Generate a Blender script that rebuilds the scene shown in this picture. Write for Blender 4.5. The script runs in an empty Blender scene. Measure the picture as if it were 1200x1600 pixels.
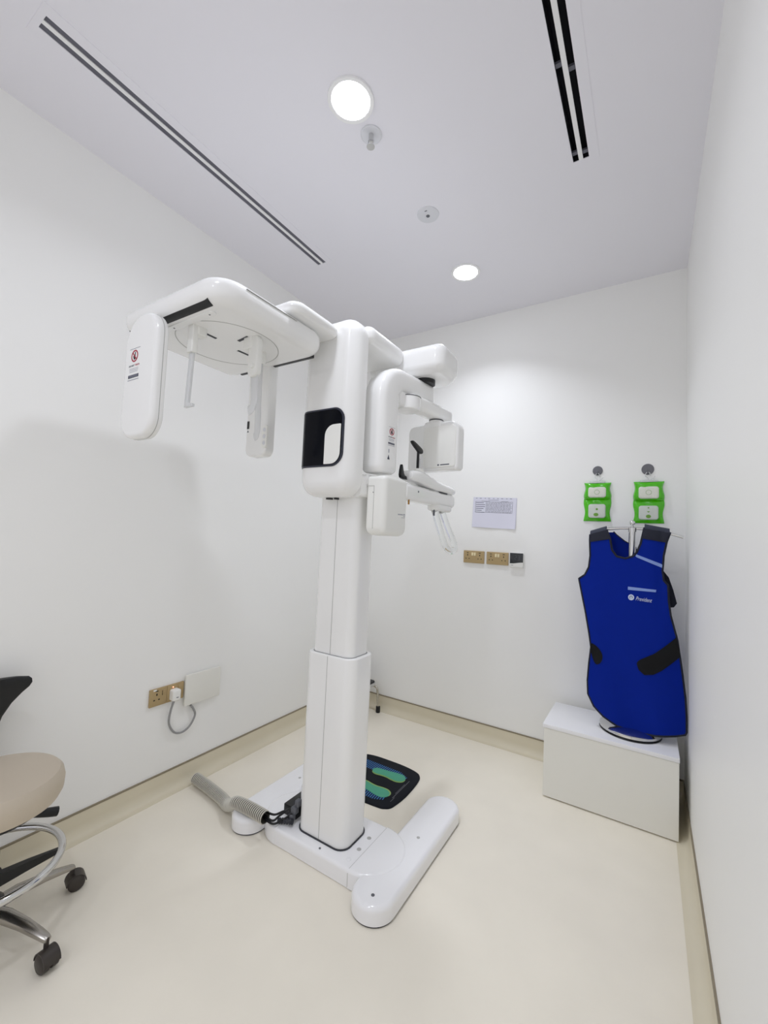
import bpy, bmesh, math, random
from math import sin, cos, pi, radians
from mathutils import Vector, Matrix
random.seed(7)
SC = bpy.context.scene
COL = SC.collection
W, H, Y0 = 2.2009, 2.901, -4.7           # room: left wall x=0, right wall x=W, back wall y=0, near end y=Y0 left open for added world fill light
BH = 0.105                               # height of the coved skirting

# ------------------------------------------------------------------ materials
def lin(c):
    return tuple(((v/255)/12.92 if v/255 <= .04045 else ((v/255+.055)/1.055)**2.4) for v in c)
def mat(name, rgb, rough=.5, metal=0., coat=0., trans=0., ior=1.45, alpha=1., noise=0., scale=20., bump=0., bscale=200., sheen=0., spec=.5):
    m = bpy.data.materials.new(name); m.use_nodes = True
    nt = m.node_tree; b = nt.nodes['Principled BSDF']
    c = lin(rgb)
    b.inputs['Base Color'].default_value = (*c, 1)
    b.inputs['Roughness'].default_value = rough
    b.inputs['Metallic'].default_value = metal
    b.inputs['Coat Weight'].default_value = coat
    b.inputs['Coat Roughness'].default_value = .08
    b.inputs['Transmission Weight'].default_value = trans
    b.inputs['IOR'].default_value = ior
    b.inputs['Alpha'].default_value = alpha
    b.inputs['Sheen Weight'].default_value = sheen
    b.inputs['Specular IOR Level'].default_value = spec
    tc = nt.nodes.new('ShaderNodeTexCoord')
    if noise > 0:
        n = nt.nodes.new('ShaderNodeTexNoise'); n.inputs['Scale'].default_value = scale; n.inputs['Detail'].default_value = 6
        r = nt.nodes.new('ShaderNodeMix'); r.data_type = 'RGBA'
        r.inputs[6].default_value = (*[v*(1-noise) for v in c], 1); r.inputs[7].default_value = (*[min(1, v*(1+noise)) for v in c], 1)
        nt.links.new(tc.outputs['Object'], n.inputs['Vector']); nt.links.new(n.outputs['Fac'], r.inputs[0]); nt.links.new(r.outputs[2], b.inputs['Base Color'])
    if bump > 0:
        n2 = nt.nodes.new('ShaderNodeTexNoise'); n2.inputs['Scale'].default_value = bscale; n2.inputs['Detail'].default_value = 3
        bp = nt.nodes.new('ShaderNodeBump'); bp.inputs['Strength'].default_value = bump; bp.inputs['Distance'].default_value = .002
        nt.links.new(tc.outputs['Object'], n2.inputs['Vector']); nt.links.new(n2.outputs['Fac'], bp.inputs['Height']); nt.links.new(bp.outputs['Normal'], b.inputs['Normal'])
    return m
def emat(name, rgb, strength):
    m = bpy.data.materials.new(name); m.use_nodes = True
    b = m.node_tree.nodes['Principled BSDF']
    b.inputs['Base Color'].default_value = (.8, .8, .8, 1)
    b.inputs['Emission Color'].default_value = (*rgb, 1); b.inputs['Emission Strength'].default_value = strength
    return m
M = {
 'wall': mat('wall_paint', (245, 245, 243), .45, noise=.012, scale=1.5, bump=.06, bscale=350, spec=.35),
 'ceil': mat('ceiling_paint', (236, 235, 241), .7, noise=.01, scale=2, spec=.2),
 'floor': mat('vinyl_floor', (240, 234, 220), .34, noise=.05, scale=5, bump=.05, bscale=120, spec=.4),
 'cove': mat('vinyl_skirting', (220, 212, 190), .38, noise=.03, scale=8, spec=.4),
 'cap': mat('skirting_cap', (142, 132, 112), .5),
 'white': mat('white_machine_plastic', (244, 244, 243), .2, coat=.35, noise=.004, scale=4),
 'whiteb': mat('white_base_enamel', (244, 244, 246), .18, coat=.5, noise=.004, scale=4),
 'satin': mat('white_satin_plastic', (240, 240, 236), .4, noise=.004, scale=6),
 'seam': mat('seam_grey', (178, 178, 175), .6),
 'gasket': mat('dark_gasket', (52, 54, 60), .5),
 'black': mat('black_plastic', (17, 18, 20), .35),
 'blackg': mat('black_glass', (7, 9, 17), .12, spec=.12),
 'rim': mat('charcoal_rim', (44, 47, 60), .3),
 'chrome': mat('chrome', (215, 215, 215), .12, metal=1.),
 'alu': mat('polished_aluminium', (172, 168, 162), .26, metal=1.),
 'steel': mat('stool_steel', (190, 186, 176), .22, metal=1.),
 'red': mat('label_red', (170, 50, 70), .5),
 'ink': mat('label_ink', (74, 78, 92), .6),
 'inkl': mat('label_light_ink', (150, 152, 166), .6),
 'inkd': mat('label_black', (28, 22, 28), .6),
 'clear': mat('clear_acrylic', (250, 252, 252), .04, trans=1., ior=1.42),
 'frost': mat('frosted_clear_plastic', (240, 241, 242), .25, trans=.35, ior=1.2),
 'blue': mat('royal_blue_apron_fabric', (0, 34, 140), .65, noise=.05, scale=30, bump=.2, bscale=500, spec=.12),
 'navy': mat('navy_binding', (16, 20, 38), .7, bump=.2, bscale=600),
 'navyg': mat('dark_grey_webbing', (52, 56, 72), .7, bump=.3, bscale=700),
 'blackf': mat('black_loop_fabric', (7, 7, 10), .9, bump=.3, bscale=600),
 'refl': mat('reflective_tape', (132, 156, 214), .5, noise=.12, scale=220),
 'print': mat('silver_print', (205, 215, 240), .5),
 'board': mat('white_melamine_panel', (234, 233, 226), .42, noise=.006, scale=9),
 'boardt': mat('white_melamine_top', (240, 240, 242), .32),
 'green': mat('green_film', (76, 190, 6), .22, coat=.5, noise=.18, scale=25, bump=.5, bscale=40),
 'gran': mat('desiccant_granules', (226, 228, 216), .6, noise=.1, scale=260, bump=.8, bscale=260),
 'film': mat('clear_film', (206, 212, 204), .12, coat=.8, noise=.06, scale=40),
 'greeni': mat('green_print', (110, 160, 60), .5),
 'hook': mat('grey_hook_disc', (110, 110, 116), .4, noise=.06, scale=60),
 'paper': mat('white_paper', (222, 222, 236), .6),
 'gold': mat('champagne_faceplate', (181, 158, 116), .4, metal=.25, noise=.02, scale=60),
 'goldl': mat('ivory_rocker', (240, 226, 186), .35),
 'hole': mat('socket_hole', (24, 18, 14), .6),
 'lcd': mat('dark_lcd', (38, 42, 46), .2, coat=.5),
 'seg': mat('lcd_segment', (78, 84, 88), .4),
 'cord': mat('grey_cord', (150, 150, 150), .55),
 'conduit': mat('conduit_grey', (206, 203, 192), .45),
 'conduitd': mat('conduit_groove', (96, 94, 86), .6),
 'mat': mat('black_rubber_mat', (18, 22, 30), .7, bump=.1, bscale=300, spec=.2),
 'teal': mat('teal_print', (70, 160, 130), .5, noise=.08, scale=40),
 'lime': mat('lime_print', (138, 170, 90), .5),
 'blue2': mat('hatch_blue', (50, 112, 176), .5),
 'seat': mat('cream_leatherette', (200, 188, 170), .5, bump=.12, bscale=250, noise=.015, scale=12),
 'caster': mat('caster_rubber', (58, 52, 48), .4),
 'plenum': mat('vent_plenum', (14, 14, 22), .8),
 'slot': mat('vent_blade', (98, 98, 108), .5),
 'lampw': mat('lamp_trim', (240, 240, 240), .35),
 'lens': emat('lamp_lens', (.89, .92, 1.0), 14.),
 'led': emat('plug_led', (1., .25, .12), 3.),
 'grill': mat('detector_grey', (220, 221, 226), .45),
 'dark': mat('dark_grey', (96, 98, 104), .5),
 'amber': mat('brass_pin', (176, 130, 60), .4, metal=.6),
}

# ------------------------------------------------------------------ object helpers
ORG = {}
def tag(o, label=None, cat=None, group=None, kind=None):
    if label: o['label'] = label
    if cat: o['category'] = cat
    if group: o['group'] = group
    if kind: o['kind'] = kind
    return o
def thing(name, label, cat, loc, group=None):
    o = bpy.data.objects.new(name, None); COL.objects.link(o); o.location = loc
    o.empty_display_size = .05
    ORG[o] = Vector(loc)
    return tag(o, label, cat, group)
def obj(name, bm, m, parent=None, org=None, sharp=38, label=None):
    bmesh.ops.recalc_face_normals(bm, faces=bm.faces[:])
    o0 = ORG[parent] if parent is not None else Vector(org or (0, 0, 0))
    bmesh.ops.translate(bm, verts=bm.verts[:], vec=-o0)
    me = bpy.data.meshes.new(name); bm.to_mesh(me); bm.free()
    for p in me.polygons: p.use_smooth = True
    me.set_sharp_from_angle(angle=radians(sharp))
    mm = M[m] if isinstance(m, str) else m
    me.materials.append(mm)
    o = bpy.data.objects.new(name, me); COL.objects.link(o)
    if parent is not None: o.parent = parent
    else: o.location = o0
    ORG[o] = o0
    if label: o['label'] = label
    return o
def NB(): return bmesh.new()
def loft(bm, rings, cap0=True, cap1=True, closed=True):
    vs = [[bm.verts.new(p) for p in r] for r in rings]
    n = len(vs[0])
    for a, b in zip(vs, vs[1:]):
        for i in range(n if closed else n-1):
            j = (i+1) % n
            try: bm.faces.new((a[i], a[j], b[j], b[i]))
            except ValueError: pass
    if cap0: bm.faces.new(vs[0])
    if cap1: bm.faces.new(vs[-1])
    return vs
def box(bm, x0, x1, y0, y1, z0, z1, bev=0., seg=2):
    r = bmesh.ops.create_cube(bm, size=1)
    bmesh.ops.scale(bm, verts=r['verts'], vec=(x1-x0, y1-y0, z1-z0))
    bmesh.ops.translate(bm, verts=r['verts'], vec=((x0+x1)/2, (y0+y1)/2, (z0+z1)/2))
    if bev > 0:
        es = list({e for v in r['verts'] for e in v.link_edges})
        bmesh.ops.bevel(bm, geom=es, offset=bev, segments=seg, affect='EDGES', profile=.5)
    return bm
def rr(cx, cy, w, h, r, n=8):
    """rounded rectangle; r = radius or four radii (++,-+,--,+-); returns inset function"""
    rs = r if isinstance(r, (tuple, list)) else (r,)*4
    def f(d):
        ww, hh = w-2*d, h-2*d; out = []
        for (sx, sy, a0, q) in ((1, 1, 0, rs[0]), (-1, 1, 90, rs[1]), (-1, -1, 180, rs[2]), (1, -1, 270, rs[3])):
            q = max(min(q, w/2, h/2)-d, .0008)
            q = min(q, ww/2, hh/2)
            for k in range(n+1):
                a = radians(a0+90*k/n)
                out.append((cx+sx*(ww/2-q)+q*cos(a), cy+sy*(hh/2-q)+q*sin(a)))
        return out
    return f
def poly(pts):
    """inset function for a generic counter-clockwise polygon"""
    A = sum(p[0]*q[1]-q[0]*p[1] for p, q in zip(pts, pts[1:]+pts[:1]))
    P = pts if A > 0 else pts[::-1]
    def f(d):
        out = []
        n = len(P)
        for i in range(n):
            a, b, c = Vector(P[i-1]), Vector(P[i]), Vector(P[(i+1) % n])
            e1, e2 = (b-a).normalized(), (c-b).normalized()
            n1, n2 = Vector((-e1.y, e1.x)), Vector((-e2.y, e2.x))
            m = n1+n2
            m = m/max(m.dot(n1), .35) if m.length > 1e-6 else n1
            out.append(tuple(b+m*d))
        return out
    return f
def ell(cx, cy, a, b, n=40):
    return lambda d: [(cx+(a-d)*cos(2*pi*k/n), cy+(b-d)*sin(2*pi*k/n)) for k in range(n)]
MAPS = {'z': lambda p, a: (p[0], p[1], a), 'y': lambda p, a: (p[0], a, p[1]), 'x': lambda p, a: (a, p[0], p[1])}
def prism(bm, f, axis, a0, a1, f0=0., f1=0., m=5):
    """extrude outline f(inset) from a0 to a1 along an axis; f0,f1 = fillet radius at each end"""
    mp = MAPS[axis] if isinstance(axis, str) else axis
    s = 1 if a1 > a0 else -1
    rings = []
    if f0 > 0:
        for k in range(m+1):
            t = pi/2*k/m; rings.append([mp(p, a0+s*f0*(1-cos(t))) for p in f(f0*(1-sin(t)))])
    else: rings.append([mp(p, a0) for p in f(0)])
    if f1 > 0:
        for k in range(m+1):
            t = pi/2*k/m; rings.append([mp(p, a1-s*f1*(1-sin(t))) for p in f(f1*(1-cos(t)))])
    else: rings.append([mp(p, a1) for p in f(0)])
    loft(bm, rings)
    return bm
def frames(pts):
    P = [Vector(p) for p in pts]; T = []
    for i in range(len(P)):
        a = P[max(i-1, 0)]; b = P[min(i+1, len(P)-1)]; T.append((b-a).normalized())
    n = T[0].orthogonal().normalized(); out = []
    for i, t in enumerate(T):
        n = (n-t*n.dot(t)).normalized(); out.append((P[i], t, n, t.cross(n)))
    return out
def tube(bm, pts, r, n=10, closed=False, rf=None):
    if closed:
        P = [Vector(p) for p in pts]; c = sum(P, Vector())/len(P); N = (P[0]-c).cross(P[1]-c).normalized(); rings = []
        for i, p in enumerate(P):
            t = (P[(i+1) % len(P)]-P[i-1]).normalized(); b = N.cross(t).normalized()
            rings.append([p+(N*cos(2*pi*k/n)+b*sin(2*pi*k/n))*r for k in range(n)])
        loft(bm, rings+[rings[0]], False, False); bmesh.ops.remove_doubles(bm, verts=bm.verts[:], dist=1e-6); return bm
    fr = frames(pts); rings = []
    for i, (p, t, a, b) in enumerate(fr):
        q = rf(i/(len(fr)-1)) if rf else r
        rings.append([p+(a*cos(2*pi*k/n)+b*sin(2*pi*k/n))*q for k in range(n)])
    loft(bm, rings); return bm
def cyl(bm, c, r, h, axis='z', n=32, bev=0.):
    c = Vector(c)
    f = {'z': (c.x, c.y, c.z), 'y': (c.x, c.z, c.y), 'x': (c.y, c.z, c.x)}[axis]
    return prism(bm, ell(f[0], f[1], r, r, n), axis, f[2], f[2]+h, bev, bev, 3)
def lathe(bm, prof, c, n=40, cap=True):
    c = Vector(c)
    loft(bm, [[(c.x+max(r, .0003)*cos(2*pi*k/n), c.y+max(r, .0003)*sin(2*pi*k/n), c.z+z) for k in range(n)] for r, z in prof], cap, cap)
    return bm
def smooth_path(pts, sub=8):
    P = [Vector(p) for p in pts]; out = []
    for i in range(len(P)-1):
        p0, p1, p2, p3 = P[max(i-1, 0)], P[i], P[i+1], P[min(i+2, len(P)-1)]
        for k in range(sub):
            t = k/sub
            out.append(.5*((2*p1)+(p2-p0)*t+(2*p0-5*p1+4*p2-p3)*t*t+(3*p1-p0-3*p2+p3)*t**3))
    return out+[P[-1]]
def smooth2(pts, sub=6):
    n = len(pts); out = []
    for i in range(n):
        p0, p1, p2, p3 = [Vector(pts[(i+k) % n]) for k in (-1, 0, 1, 2)]
        for k in range(sub):
            t = k/sub; out.append(tuple(.5*((2*p1)+(p2-p0)*t+(2*p0-5*p1+4*p2-p3)*t*t+(3*p1-p0-3*p2+p3)*t**3)))
    return out
def text(name, body, size, loc, rot, m, parent, shear=0., ext=.0004, align='LEFT', sx=1.):
    cu = bpy.data.curves.new(name, 'FONT'); cu.body = body; cu.size = size; cu.extrude = ext; cu.shear = shear; cu.align_x = align; cu.resolution_u = 3
    o = bpy.data.objects.new(name+'_tmp', cu); COL.objects.link(o)
    dg = bpy.context.evaluated_depsgraph_get()
    me = bpy.data.meshes.new_from_object(o.evaluated_get(dg)); bpy.data.objects.remove(o)
    me.transform(Matrix.Translation(Vector(loc)-ORG[parent]) @ rot.to_4x4() @ Matrix.Diagonal((sx, 1, 1, 1)))
    me.materials.clear(); me.materials.append(M[m]); me.name = name
    t = bpy.data.objects.new(name, me); COL.objects.link(t); t.parent = parent; ORG[t] = ORG[parent]
    return t
ROT_Y = Matrix(((1, 0, 0), (0, 0, -1), (0, 1, 0)))       # text facing -y, reading along +x
ROT_X = Matrix(((0, 0, 1), (1, 0, 0), (0, 1, 0)))        # text facing +x, reading along +y
def struct(name, bm, m, sharp=38):
    o = obj(name, bm, m, None, (0, 0, 0), sharp); o['kind'] = 'structure'; return o

# ------------------------------------------------------------------ room shell
T = .12
struct('floor', box(NB(), -T, W+T, Y0-T, T, -T, 0), 'floor')
VENTS = [(.361, .419, -2.368, -1.013), (1.752, 1.811, -2.55, -1.022)]
b = NB()
xs = [-T, VENTS[0][0], VENTS[0][1], VENTS[1][0], VENTS[1][1], W+T]
ZT = H+.14
for i in range(5):
    if i in (1, 3):
        v = VENTS[i//2]
        box(b, xs[i], xs[i+1], Y0-T, v[2], H, ZT); box(b, xs[i], xs[i+1], v[3], T, H, ZT)
        box(b, xs[i], xs[i+1], v[2], v[3], ZT-.02, ZT)
    else: box(b, xs[i], xs[i+1], Y0-T, T, H, ZT)
struct('ceiling', b, 'ceil')
struct('wall_left', box(NB(), -T, 0, Y0-T, T, 0, H), 'wall')
struct('wall_right', box(NB(), W, W+T, Y0-T, T, 0, H), 'wall')
struct('wall_back', box(NB(), 0, W, 0, T, 0, H), 'wall')
def cove_profile():
    p = [(0, 0), (.052, 0), (.052, .0015)]
    for k in range(1, 9):
        a = radians(90*k/8); p.append((.05-.0445*sin(a), .0015+.047*(1-cos(a))))
    return p+[(.0045, BH-.007), (0, BH-.007)]
def cove(name, mp, a0, a1):
    pr = cove_profile(); b = NB(); loft(b, [[mp(d, z, a) for d, z in pr] for a in (a0, a1)]); struct(name, b, 'cove')
cove('baseboard_left', lambda d, z, a: (d, a, z), Y0, 0)
cove('baseboard_back', lambda d, z, a: (a, -d, z), 0, W)
cove('baseboard_right', lambda d, z, a: (W-d, a, z), Y0, 0)
struct('trim_1', box(NB(), 0, .0065, Y0, 0, BH-.007, BH), 'cap')
struct('trim_2', box(NB(), 0, W, -.0065, 0, BH-.007, BH), 'cap')
struct('trim_3', box(NB(), W-.0065, W, Y0, 0, BH-.007, BH), 'cap')

# ------------------------------------------------------------------ ceiling fittings
def downlight(y, label, PWR, BEAM=150):
    t = thing('ceiling_downlight', label, 'ceiling light', (1.097, y, H-.006), 'round ceiling downlights')
    lathe_b = NB(); lathe(lathe_b, [(.072, 0), (.084, -.001), (.085, .004), (.085, .006), (.07, .006), (.07, .001), (.072, 0)], (1.097, y, H-.006), cap=False); obj('trim_ring', lathe_b, 'lampw', t)
    obj('lens', cyl(NB(), (1.097, y, H-.005), .0715, .004), 'lens', t)
    la = bpy.data.lights.new('downlight_beam', 'AREA'); la.shape = 'DISK'; la.size = .14; la.spread = radians(BEAM); la.energy = PWR; la.color = (.885, .92, 1.0)
    lo = bpy.data.objects.new('downlight_beam', la); COL.objects.link(lo); lo.parent = t; lo.location = (0, 0, -.0015)
downlight(-1.685, 'large glowing round ceiling downlight beside the sprinkler head, nearer the camera', 4.4)
downlight(-.543, 'glowing round ceiling downlight near the back wall, beyond the ceiling speaker disc', 4.7, 116)
downlight(-2.827, 'added unseen round downlight above the camera, extending the row as fill light', 3.9)  # unseen lamp, added to raise the overall brightness
downlight(-3.969, 'added unseen round downlight behind the camera, last of the row, as fill light', 3.7)  # second added lamp, also unseen, fills from behind the camera
t = thing('fire_sprinkler', 'small chrome sprinkler head in a round ring next to the nearer downlight', 'sprinkler', (1.088, -1.538, H))
b = NB(); lathe(b, [(.018, -.001), (.038, -.006), (.042, -.004), (.042, 0), (.016, 0)], (1.088, -1.538, H)); obj('escutcheon', b, 'grill', t)
b = NB(); cyl(b, (1.088, -1.538, H-.03), .010, .03); obj('nozzle', b, 'chrome', t)
b = NB(); cyl(b, (1.088, -1.538, H-.052), .016, .003, n=20)
tube(b, [(1.076, -1.538, H-.028), (1.077, -1.538, H-.05)], .0025, 6); tube(b, [(1.1, -1.538, H-.028), (1.099, -1.538, H-.05)], .0025, 6); obj('deflector', b, 'chrome', t)
t = thing('ceiling_detector', 'flat round white ceiling disc with a small dark centre hole between the two downlights', 'detector', (1.101, -1.056, H))
b = NB(); lathe(b, [(0, -.008), (.04, -.008), (.052, -.004), (.054, 0), (0, 0)], (1.101, -1.056, H)); obj('disc', b, 'grill', t)
obj('centre_hole', cyl(NB(), (1.101, -1.056, H-.0095), .009, .004, n=18), 'dark', t)
b = NB(); box(b, 1.1, 1.112, -1.092, -1.088, H-.0092, H-.005); obj('indicator', b, 'dark', t)
def vent(v, label, blade, name, frx):
    x0, x1, y0, y1 = v
    t = thing('linear_air_vent', label, 'air vent', ((x0+x1)/2, (y0+y1)/2, H), 'slot diffusers in the ceiling')
    e = .0015
    b = NB()
    box(b, x0-frx, x0, y0-.02, y1+.022, H-e, H); box(b, x1, x1+frx, y0-.02, y1+.022, H-e, H); box(b, x0, x1, y1, y1+.022, H-e, H); box(b, x0, x1, y0-.02, y0, H-e, H)
    obj('frame', b, 'ceil', t)
    w = (x1-x0); c = (x0+x1)/2
    box_b = NB(); box(box_b, c-w*.135, c+w*.135, y0, y1, H-e, H+.003); obj('centre_bar', box_b, 'lampw', t)
    lin_m = 'slot' if blade else 'plenum'
    b = NB(); box(b, x0+.0003, x1-.0003, y0+.0003, y1-.0003, H+.05, H+.1)
    for q in ((x0+.0003, x0+.0015, y0+.0003, y1-.0003), (x1-.0015, x1-.0003, y0+.0003, y1-.0003), (x0+.0015, x1-.0015, y0+.0003, y0+.0015), (x0+.0015, x1-.0015, y1-.0015, y1-.0003)): box(b, *q, H+.001, H+.05)
    obj('plenum', b, lin_m, t)
    if blade:
        for s in (-1, 1):
            b = NB(); cx = c+s*w*.32
            box(b, cx-w*.17, cx+w*.15, y0+.002, y1-.002, H+.0012, H+.004); obj('blade', b, 'slot', t)
    else:
        for s, ys in ((-1, (-1.058, -1.43)), (1, (-1.05, -1.40))):
            for yy in ys:
                b = NB(); cx = c+s*w*.32
                box(b, cx-w*.18+.0005, cx+w*.18-.0005, yy-.008, yy+.008, H+.003, H+.012); obj('clip', b, 'slot', t)
    return t
vent(VENTS[0], 'long double-slot ceiling air vent with grey slots running above the left wall', True, 'l', .04)
vent(VENTS[1], 'double-slot ceiling air vent with black slots near the right wall', False, 'r', .036)

# ------------------------------------------------------------------ the X-ray machine
XR = thing('dental_x_ray_machine', 'white floor-standing panoramic dental X-ray machine with overhead side arm on an H-shaped base', 'x-ray machine', (.896, -1.32, 0))
def P(name, bm, m='white', parent=None, **k): return obj(name, bm, m, parent or XR, **k)
# base
bp = P('base_plate', prism(NB(), rr(.896, -1.315, .64, .29, .13, 12), 'z', .002, .066, 0, .013), 'whiteb')
for (x, y) in ((1.058, -1.275), (1.06, -1.35), (1.058, -1.415)):
    P('screw_plug', cyl(NB(), (x, y, .0655), .009, .0015, n=20, bev=.0006), 'seam' if y > -1.4 else 'whiteb', bp)
P('bolt', cyl(NB(), (.93, -1.437, .062), .0045, .006, n=14), 'dark', bp)
def dcover(sx, xc, a):
    def f(d): return [(xc, -1.4615+d)]+[(xc+sx*(a-d)*sin(radians(t)), -1.315-(.1465-d)*cos(radians(t))) for t in range(6, 180, 6)]+[(xc, -1.1685-d)]
    return prism(NB(), f, 'z', .002, .0685, 0, .013)
P('base_end_cover', dcover(1, 1.088, .15), 'whiteb')
P('base_end_cover', dcover(-1, .704, .15), 'whiteb')
P('seam', box(NB(), 1.0852, 1.0882, -1.4605, -1.1695, .005, .0555), 'seam', bp)
P('seam', box(NB(), 1.0852, 1.0882, -1.45, -1.18, .05, .0668), 'seam', bp)
def foot(x, w, y0, y1):
    f = P('base_foot', prism(NB(), rr(x, (y0+y1)/2, w, y1-y0, w/2, 14), 'z', .006, .066, 0, .02), 'whiteb')
    P('floor_pad', prism(NB(), rr(x, (y0+y1)/2, w-.006, y1-y0-.006, w/2, 14), 'z', 0, .007), 'gasket', f)
    P('levelling_bolt', cyl(NB(), (x+.01, y0+.055, .0645), .0065, .0025, n=16), 'dark', f)
    P('screw_plug', cyl(NB(), (x+.01, (y0+y1)/2+.03, .0652), .007, .0016, n=16), 'seam', f)
    return f
foot(1.214, .164, -1.552, -.812)
foot(.519, .158, -1.512, -.80)
# column
lc = P('lower_column', prism(NB(), rr(.896, -1.32, .254, .172, .046), 'z', .058, .812, 0, .006))
P('gasket', prism(NB(), rr(.896, -1.32, .264, .182, .05), 'z', .060, .0705), 'gasket', lc)
P('seam', box(NB(), .8945, .8965, -1.4068, -1.40, .067, .808), 'seam', lc)
uc = P('upper_column', prism(NB(), rr(.896, -1.32, .214, .142, .036), 'z', .80, 1.49))
P('gasket', prism(NB(), rr(.896, -1.32, .2185, .1465, .038), 'z', .80, .8128), 'gasket', uc)
P('seam', box(NB(), .8945, .8965, -1.3918, -1.386, .815, 1.48), 'seam', uc)
# carriage housing
HX, HW = .8975, .281
hs = P('column_housing', prism(NB(), rr(HX, 1.844, HW, .742, .078, 10), 'y', -1.415, -1.506, .004, .058, 8))
rb = P('housing_back', prism(NB(), rr(.85, 1.85, .10, .69, .03), 'y', -1.416, -1.29, 0, .02))
P('side_bracket', prism(NB(), rr(.92, 1.527, .222, .096, .02), 'y', -1.4145, -1.262, 0, .01), 'white', rb)
P('cable_port', box(NB(), .862, .885, -1.43, -1.41, 1.466, 1.478), 'black', hs)
P('cable_port', box(NB(), .905, .918, -1.43, -1.41, 1.466, 1.478), 'black', hs)
P('seam', box(NB(), HX-.1, HX+.1, -1.4965, -1.49, 2.139, 2.141), 'seam', hs)
# visor: wrapped panel round the front-left corner of the housing
def plan(s):
    """path round the housing front in plan: s=0 at right end of front, growing to the left and round the corner"""
    R, xl, yf = .058, HX-HW/2, -1.506
    xs_ = HX+HW/2-R
    L1 = xs_-(xl+R); L2 = R*pi/2
    if s <= L1: return Vector((xs_-s, yf)), Vector((0, -1))
    if s <= L1+L2:
        a = (s-L1)/R; c = Vector((xl+R, yf+R)); n = Vector((-sin(a), -cos(a))); return c+n*R, n
    return Vector((xl, yf+R+(s-L1-L2))), Vector((-1, 0))
def wrap(f, off0, off1, rows=26, cols=26):
    """rounded shape given by f -> list of (z, s0, s1), laid on the housing front"""
    b = NB(); G = {}
    for i, (z, s0, s1) in enumerate(f):
        for j in range(cols+1):
            s = s0+(s1-s0)*j/cols; p, n = plan(s)
            for k, o in enumerate((off0, off1)):
                q = p+n*o; G[i, j, k] = b.verts.new((q.x, q.y, z))
    R = len(f)-1
    for i in range(R):
        for j in range(cols):
            b.faces.new((G[i, j, 1], G[i, j+1, 1], G[i+1, j+1, 1], G[i+1, j, 1]))
            b.faces.new((G[i, j, 0], G[i+1, j, 0], G[i+1, j+1, 0], G[i, j+1, 0]))
        b.faces.new((G[i, 0, 0], G[i, 0, 1], G[i+1, 0, 1], G[i+1, 0, 0])); b.faces.new((G[i, cols, 0], G[i+1, cols, 0], G[i+1, cols, 1], G[i, cols, 1]))
    for j in range(cols):
        b.faces.new((G[0, j, 0], G[0, j+1, 0], G[0, j+1, 1], G[0, j, 1])); b.faces.new((G[R, j, 0], G[R, j, 1], G[R, j+1, 1], G[R, j+1, 0]))
    return b
def rows(z0, z1, s0, s1, rad, n=9):
    """rad = (low right, low left, top right, top left)"""
    zs = []
    out = []
    for k in range(n+1):
        a = pi/2*k/n; zs += [z0+max(rad[:2])*(1-cos(a)), z1-max(rad[2:])*(1-cos(a))]
    for z in sorted(set(round(v, 5) for v in zs)):
        def cut(r0, r1):
            d = 0
            if z < z0+r0: d = r0-math.sqrt(max(r0*r0-(z0+r0-z)**2, 0))
            if z > z1-r1: d = r1-math.sqrt(max(r1*r1-(z-z1+r1)**2, 0))
            return d
        out.append((z, s0+cut(rad[0], rad[2]), s1-cut(rad[1], rad[3])))
    return out
vs = P('visor', wrap(rows(1.592, 1.832, -.02, .262, (.055, .012, .05, .03)), -.004, .0035), 'rim', hs)
P('visor_glass', wrap(rows(1.599, 1.825, -.012, .257, (.05, .01, .045, .027)), .003, .0050), 'blackg', hs)
P('visor_reflection', wrap(rows(1.602, 1.762, -.009, .072, (.046, .002, .004, .045)), .004, .0060), 'satin', hs)  # white piece standing in for the bright reflection in the glass
# overhead arm towards the cephalometric head
P('side_arm', prism(NB(), rr(.795, -1.63, .33, .27, .05), 'z', 2.118, 2.162, .02, .02))
PX0, PX1, PY0, PY1, PZ0, PZ1 = .352, .925, -2.052, -1.545, 2.028, 2.12
ch = P('overhead_canopy', prism(NB(), rr((PX0+PX1)/2, (PY0+PY1)/2, PX1-PX0, PY1-PY0, (.075, .06, .045, .10), 12), 'z', PZ0, PZ1, .048, .036, 8))
def ring(cx, cy, r0, r1, z0, z1, n=64):
    b = NB(); R = [[(cx+r*cos(2*pi*k/n), cy+r*sin(2*pi*k/n), z) for k in range(n)] for r, z in ((r0, z0), (r1, z0), (r1, z1), (r0, z1), (r0, z0))]
    loft(b, R, False, False); bmesh.ops.remove_doubles(b, verts=b.verts[:], dist=1e-6); return b
P('turntable_groove', ring(.655, -1.805, .184, .1865, PZ0-.0007, PZ0+.003), 'seam', ch)
def rimz(y): return PZ0+.048-math.sqrt(max(.048**2-(.048-(y-PY0))**2, 0))
sy = [-2.037+.0021*k for k in range(11)]
P('sensor_slot', prism(NB(), poly([(y, rimz(y)-.0007) for y in sy]+[(y, rimz(y)+.012) for y in sy[::-1]]), 'x', .385, .85), 'black', ch)
P('sensor_slot', prism(NB(), rr(.655, -1.567, .44, .012, .005), 'z', PZ0+.002, PZ0+.02), 'black', ch)
tr = P('sensor_track', prism(NB(), rr(.66, -1.992, .33, .026, .012), 'z', PZ0-.004, PZ0+.002, .0015, 0), 'white', ch)
for x in (.60, .80): P('screw', cyl(NB(), (x, -1.992, PZ0-.005), .003, .002, n=10), 'dark', ch)
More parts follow.
